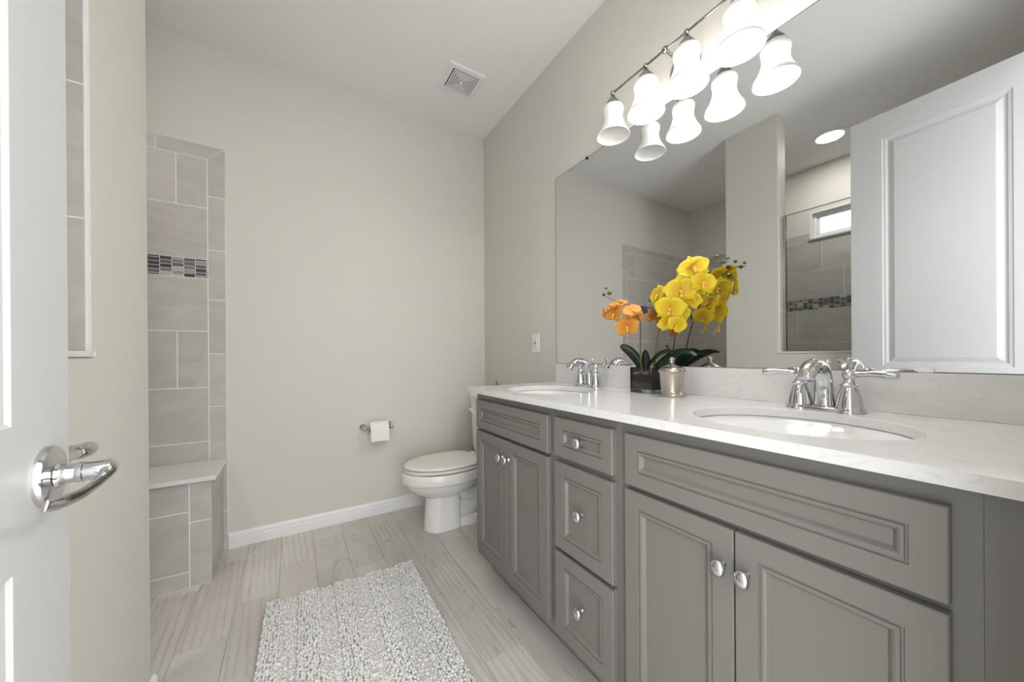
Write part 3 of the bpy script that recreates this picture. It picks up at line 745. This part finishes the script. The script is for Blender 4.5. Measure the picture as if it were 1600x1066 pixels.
# small bronze ornament on the tank
og = tag(new_obj('tank_ornament', B(), m_bronze), 'small dark bronze ornament on top of the toilet tank', 'ornament')
bm = B(); oc = Vector((1.19, 2.13, .7845))
lathe(bm, [(.020,0),(.020,.004),(.006,.010),(.005,.040),(.007,.052)], oc, (0,0,1), 16)
tube(bm, [oc+Vector((0,.045,.050)), oc+Vector((0,.02,.052)), oc+Vector((0,-.005,.056)), oc+Vector((0,-.012,.070)), oc+Vector((0,-.016,.080))], [.004,.006,.006,.005,.004], 10, 5)
sphere(bm, oc+Vector((0,-.017,.083)), .006, 10); sphere(bm, oc+Vector((0,-.035,.062)), .006, 10); sphere(bm, oc+Vector((0,.047,.051)), .0055, 10)
tube(bm, [oc+Vector((0,-.005,.052)), oc+Vector((0,-.035,.060))], [.004,.004], 8, 1)
bm.to_mesh(og.data); bm.free(); og.data.polygons.foreach_set('use_smooth', [True]*len(og.data.polygons))

# ------------------------------------------------------------------ bath rug
rug = thing('bath_rug', 'white striped cotton bath rug on the wood look floor', 'rug', (.185, 1.34, 0))
RW, RL, RA = .605, .93, math.radians(-1.6)
RC = Vector((.187, 1.322, 0))
def rg(a, b_, z): return RC + Vector((a*math.cos(RA)-b_*math.sin(RA), a*math.sin(RA)+b_*math.cos(RA), z))
bm = loft(B(), [[rg(a*s, b_*s, z) for a, b_ in ((-RW/2,-RL/2),(RW/2,-RL/2),(RW/2,RL/2),(-RW/2,RL/2))] for s, z in ((1,.0005),(1,.004),(.99,.006))])
new_obj('rug_base', bm, m_rugb, rug)
def pile():
    import numpy as np
    ico = bmesh.new(); bmesh.ops.create_icosphere(ico, subdivisions=1, radius=1)
    V = np.array([v.co[:] for v in ico.verts]); F = np.array([[v.index for v in f.verts] for f in ico.faces]); ico.free()
    rng = np.random.default_rng(3); vs_, fs_ = [], []; off = 0
    nx, ny = 62, 88
    for i in range(nx):
        u = (i+.5)/nx; a = (u-.5)*RW
        stripe = (math.sin(u*2*PI*4.5+.6) > -.15) or i < 5 or i > nx-6
        for j in range(ny):
            b_ = ((j+.5)/ny-.5)*RL
            n_ = 1
            jx, jy = rng.normal(0, .0016 if stripe else .0028, 2)
            if stripe: r = np.array([.0054, .0060, .0085])*rng.uniform(.9, 1.2); zc = .0135+rng.normal(0, .0009)
            else: r = np.array([.0046, .0064, .0050])*rng.uniform(.75, 1.3); zc = .0075+rng.normal(0, .0022)
            th = rng.uniform(0, PI); R = np.array([[math.cos(th), -math.sin(th), 0],[math.sin(th), math.cos(th), 0],[0,0,1]])
            sk = rng.normal(0, .35, 2)
            P = (V*r)@R.T; P[:,0] += P[:,2]*sk[0]; P[:,1] += P[:,2]*sk[1]
            c = rg(a+jx, b_+jy, zc); P = P+np.array(c[:]); P[:,2] = np.maximum(P[:,2], .001)
            vs_.append(P); fs_.append(F+off); off += len(V)
    me = bpy.data.meshes.new('rug_pile'); me.from_pydata(np.concatenate(vs_).tolist(), [], np.concatenate(fs_).tolist())
    me.polygons.foreach_set('use_smooth', [True]*len(me.polygons)); me.materials.append(m_rug)
    o = bpy.data.objects.new('rug_pile', me); C.objects.link(o); o.parent = rug; o.matrix_parent_inverse = Matrix.Translation(-rug.location); o['kind'] = 'stuff'
pile()

# ------------------------------------------------------------------ nickel jar
jx, jy = 1.150, .768
jar = thing('metal_jar', 'brushed nickel jar with a knobbed lid beside the orchid pot', 'jar', (jx, jy, CZ))
bm = lathe(B(), [(.0445,.0005),(.0455,.003),(.0455,.008),(.0425,.0105),(.0415,.013),(.0375,.017),(.0372,.022),(.0425,.080),(.0435,.083),(.0465,.086),(.0475,.089),(.0475,.093),(.0455,.095)], (jx,jy,CZ), (0,0,1), 48)
new_obj('jar_body', bm, m_nickel, jar, auto=40)
bm = lathe(B(), [(.044,.0953),(.0435,.098),(.036,.103),(.024,.109),(.012,.114),(.007,.117),(.0065,.119)], (jx,jy,CZ), (0,0,1), 48)
ld = new_obj('jar_lid', bm, m_nickel, jar, auto=50)
bm = lathe(B(), [(.006,.118),(.0085,.121),(.0085,.123),(.0055,.126),(.0085,.130),(.0095,.134),(.007,.139),(.001,.1405)], (jx,jy,CZ), (0,0,1), 24)
kb = new_obj('lid_knob', bm, m_nickel, None, smooth=True); kb.parent = ld

# ------------------------------------------------------------------ orchid
OX, OY = 1.200, .900
orc = thing('potted_orchid', 'orange and yellow orchid in a square glass pot on the counter by the mirror', 'plant', (OX, OY, CZ))
def hollow_box(h0, h1, z0, z1, zb):
    def s(h, z): return [(OX-h,OY-h,z),(OX+h,OY-h,z),(OX+h,OY+h,z),(OX-h,OY+h,z)]
    return loft(B(), [s(h0,z0), s(h0,z1), s(h1,z1), s(h1,zb)])
new_obj('glass_pot', hollow_box(.050, .0465, CZ+.0005, CZ+.100, CZ+.012), m_vase, orc)
bm = box(B(), OX-.041, OX+.041, OY-.041, OY+.041, CZ+.014, CZ+.068); new_obj('soil_block', bm, m_soil, orc, bevel=.003)
bm = B(); rnd = random.Random(5)
for i in range(90):
    c = (OX+rnd.uniform(-.040,.040), OY+rnd.uniform(-.040,.040), CZ+.070+rnd.uniform(0,.010))
    sphere(bm, c, rnd.uniform(.004,.008), 6, (rnd.uniform(.6,1.5), rnd.uniform(.6,1.5), rnd.uniform(.5,1)))
o = new_obj('bark_mulch', bm, m_bark, orc); o['kind'] = 'stuff'
def strap_leaf(pts, w, up=(0,0,1)):
    P = catmull(pts, 6); bm = B(); n = len(P); rows = []
    for i, p in enumerate(P):
        t = i/(n-1); d = (P[min(i+1,n-1)]-P[max(i-1,0)]).normalized()
        a = d.cross(Vector(up)).normalized(); nn = a.cross(d)
        ww = w*(math.sin(PI*min(1, .12+t*.92))**.6)*(1 if t < .98 else .5)
        rows.append([p + a*(ww*q) + nn*(.28*ww*abs(q)) for q in (-1,-.5,0,.5,1)])
    loft(bm, rows, False, False, closed=False)
    bmesh.ops.solidify(bm, geom=bm.faces[:], thickness=.0012)
    return bm
leaves = [([(1.188,.915,.975),(1.170,.930,1.02),(1.148,.948,1.055),(1.130,.968,1.075),(1.122,.980,1.078)], .019, (-.75,-.6,.35)),
          ([(1.185,.895,.975),(1.165,.865,1.005),(1.145,.82,1.035),(1.130,.775,1.052),(1.122,.735,1.050)], .021, (-.62,-.42,.66)),
          ([(1.195,.905,.975),(1.190,.905,1.01),(1.183,.903,1.045),(1.178,.900,1.065)], .016, (-.8,-.6,.1)),
          ([(1.205,.880,.975),(1.225,.845,1.015),(1.235,.80,1.045),(1.240,.755,1.050),(1.240,.725,1.035)], .024, (-.45,-.5,.74))]
for pts, w, up in leaves: new_obj('leaf', strap_leaf(pts, w, up), m_leaf, orc, smooth=True)
SO = [(1.180,.918,.975),(1.168,.914,1.03),(1.162,.910,1.10),(1.155,.905,1.17),(1.143,.925,1.225),(1.130,.975,1.255),(1.124,1.02,1.275),(1.120,1.045,1.290)]
SY = [(1.190,.875,.975),(1.178,.855,1.03),(1.172,.838,1.12),(1.176,.805,1.21),(1.184,.755,1.285),(1.195,.700,1.332),(1.206,.650,1.353),(1.216,.605,1.348)]
new_obj('flower_stem', tube(B(), SO, [.0032,.003,.0028,.0022,.0016,.0012], 8, 6), m_stem, orc, smooth=True)
new_obj('flower_stem', tube(B(), SY, [.0042,.0038,.0034,.0026,.002,.0013], 8, 6), m_stem, orc, smooth=True)
def petal(bm, lay, M_, ang, L, Wd, cup=.25, bend=.2, pw=.75, ex=.6, nl=9, nw=6):
    R = Matrix.Rotation(ang, 4, 'Z'); g = []
    for i in range(nl+1):
        t = i/nl; w = Wd*(math.sin(PI*(.05+.915*t**pw))**ex)
        row = []
        for j in range(nw+1):
            q = j/nw*2-1
            p = Vector((L*t*(1-.16*q*q*t), w*q, cup*w*q*q*.5 + bend*L*(t-t*t*.5)*.4 + .006*math.sin(q*5+ang)*t*L/.05*.25))
            v = bm.verts.new(M_ @ (R @ p)); v[lay] = max(t**3, abs(q)**4*(.35+.65*t)); row.append(v)
        g.append(row)
    for i in range(nl):
        for j in range(nw): bm.faces.new((g[i][j], g[i+1][j], g[i+1][j+1], g[i][j+1]))
def flower(c, nrm, size, rot, m, name='flower'):
    c = Vector(c); z = Vector(nrm).normalized(); h = Vector((0,0,1)); x = (h - z*h.dot(z)).normalized(); y = z.cross(x)
    M_ = Matrix((x, y, z)).transposed().to_4x4(); M_ = M_ @ Matrix.Rotation(rot, 4, 'Z'); M_.translation = c
    bm = B(); lay = bm.verts.layers.float.new('rim')
    M2 = M_.copy(); M2.translation = c - z*.002
    for a in (0, 2.25, -2.25): petal(bm, lay, M2, a, size*.95, size*.38, .2, .10, .8, .55)
    for a in (1.38, -1.38): petal(bm, lay, M_, a, size*1.0, size*.62, .25, .22, .62, .42)
    o = new_obj(name, bm, m, orc, smooth=True)
    s = o.modifiers.new('thick', 'SOLIDIFY'); s.thickness = .0006
    bm = B()
    q = M_ @ Vector((-.10*size, 0, .12*size)); sphere(bm, q, size*.13, 10, (1,1,1))
    q2 = M_ @ Vector((-.34*size, 0, .20*size)); sphere(bm, q2, size*.12, 10, (1,1,1.2))
    lp = new_obj('lip', bm, m_lip, None, smooth=True); lp.parent = o
    return o
YF = [((1.130,.808,1.262),(-.75,.25,.15),.043,.2), ((1.124,.755,1.208),(-.75,-.25,-.15),.056,-.15), ((1.138,.724,1.268),(-.7,-.55,-.25),.058,.1),
      ((1.158,.690,1.338),(-.75,-.5,.25),.053,.3), ((1.170,.664,1.286),(-.6,-.75,-.1),.044,-.2), ((1.148,.782,1.160),(-.5,-.6,-.3),.038,.5), ((1.140,.742,1.150),(-.4,-.7,-.35),.040,-.4), ((1.212,.760,1.190),(.6,-.3,-.2),.040,.3),
      ((1.226,.690,1.285),(.7,-.1,0),.046,.1), ((1.165,.718,1.345),(-.5,.3,.7),.044,.6), ((1.215,.735,1.24),(.6,.2,.1),.040,.4)]
for c, nr, s, rt in YF: flower(c, nr, s, rt, m_yel)
OF = [((1.122,.940,1.155),(-.8,-.35,.05),.050,.15), ((1.122,.915,1.215),(-.4,-.6,.6),.042,.5), ((1.116,1.000,1.212),(-.75,-.1,.1),.044,-.2), ((1.114,1.052,1.222),(-.5,.7,-.1),.036,.3), ((1.124,.985,1.250),(-.5,-.2,.7),.038,.0), ((1.120,1.025,1.238),(-.6,.2,.5),.036,.7), ((1.160,.935,1.20),(.6,.2,.1),.036,.2)]
for c, nr, s, rt in OF: flower(c, nr, s, rt, m_ora)
BUDS = [((1.196,.672,1.362),.008),((1.203,.664,1.328),.0095),((1.212,.622,1.350),.007),((1.213,.640,1.372),.006),((1.217,.608,1.360),.005),((1.120,1.060,1.300),.007),((1.121,1.030,1.302),.0085),((1.121,1.048,1.325),.005)]
for c, r in BUDS: new_obj('bud', sphere(B(), c, r*1.25, 10, (1,.85,.8)), m_bud, orc, smooth=True)
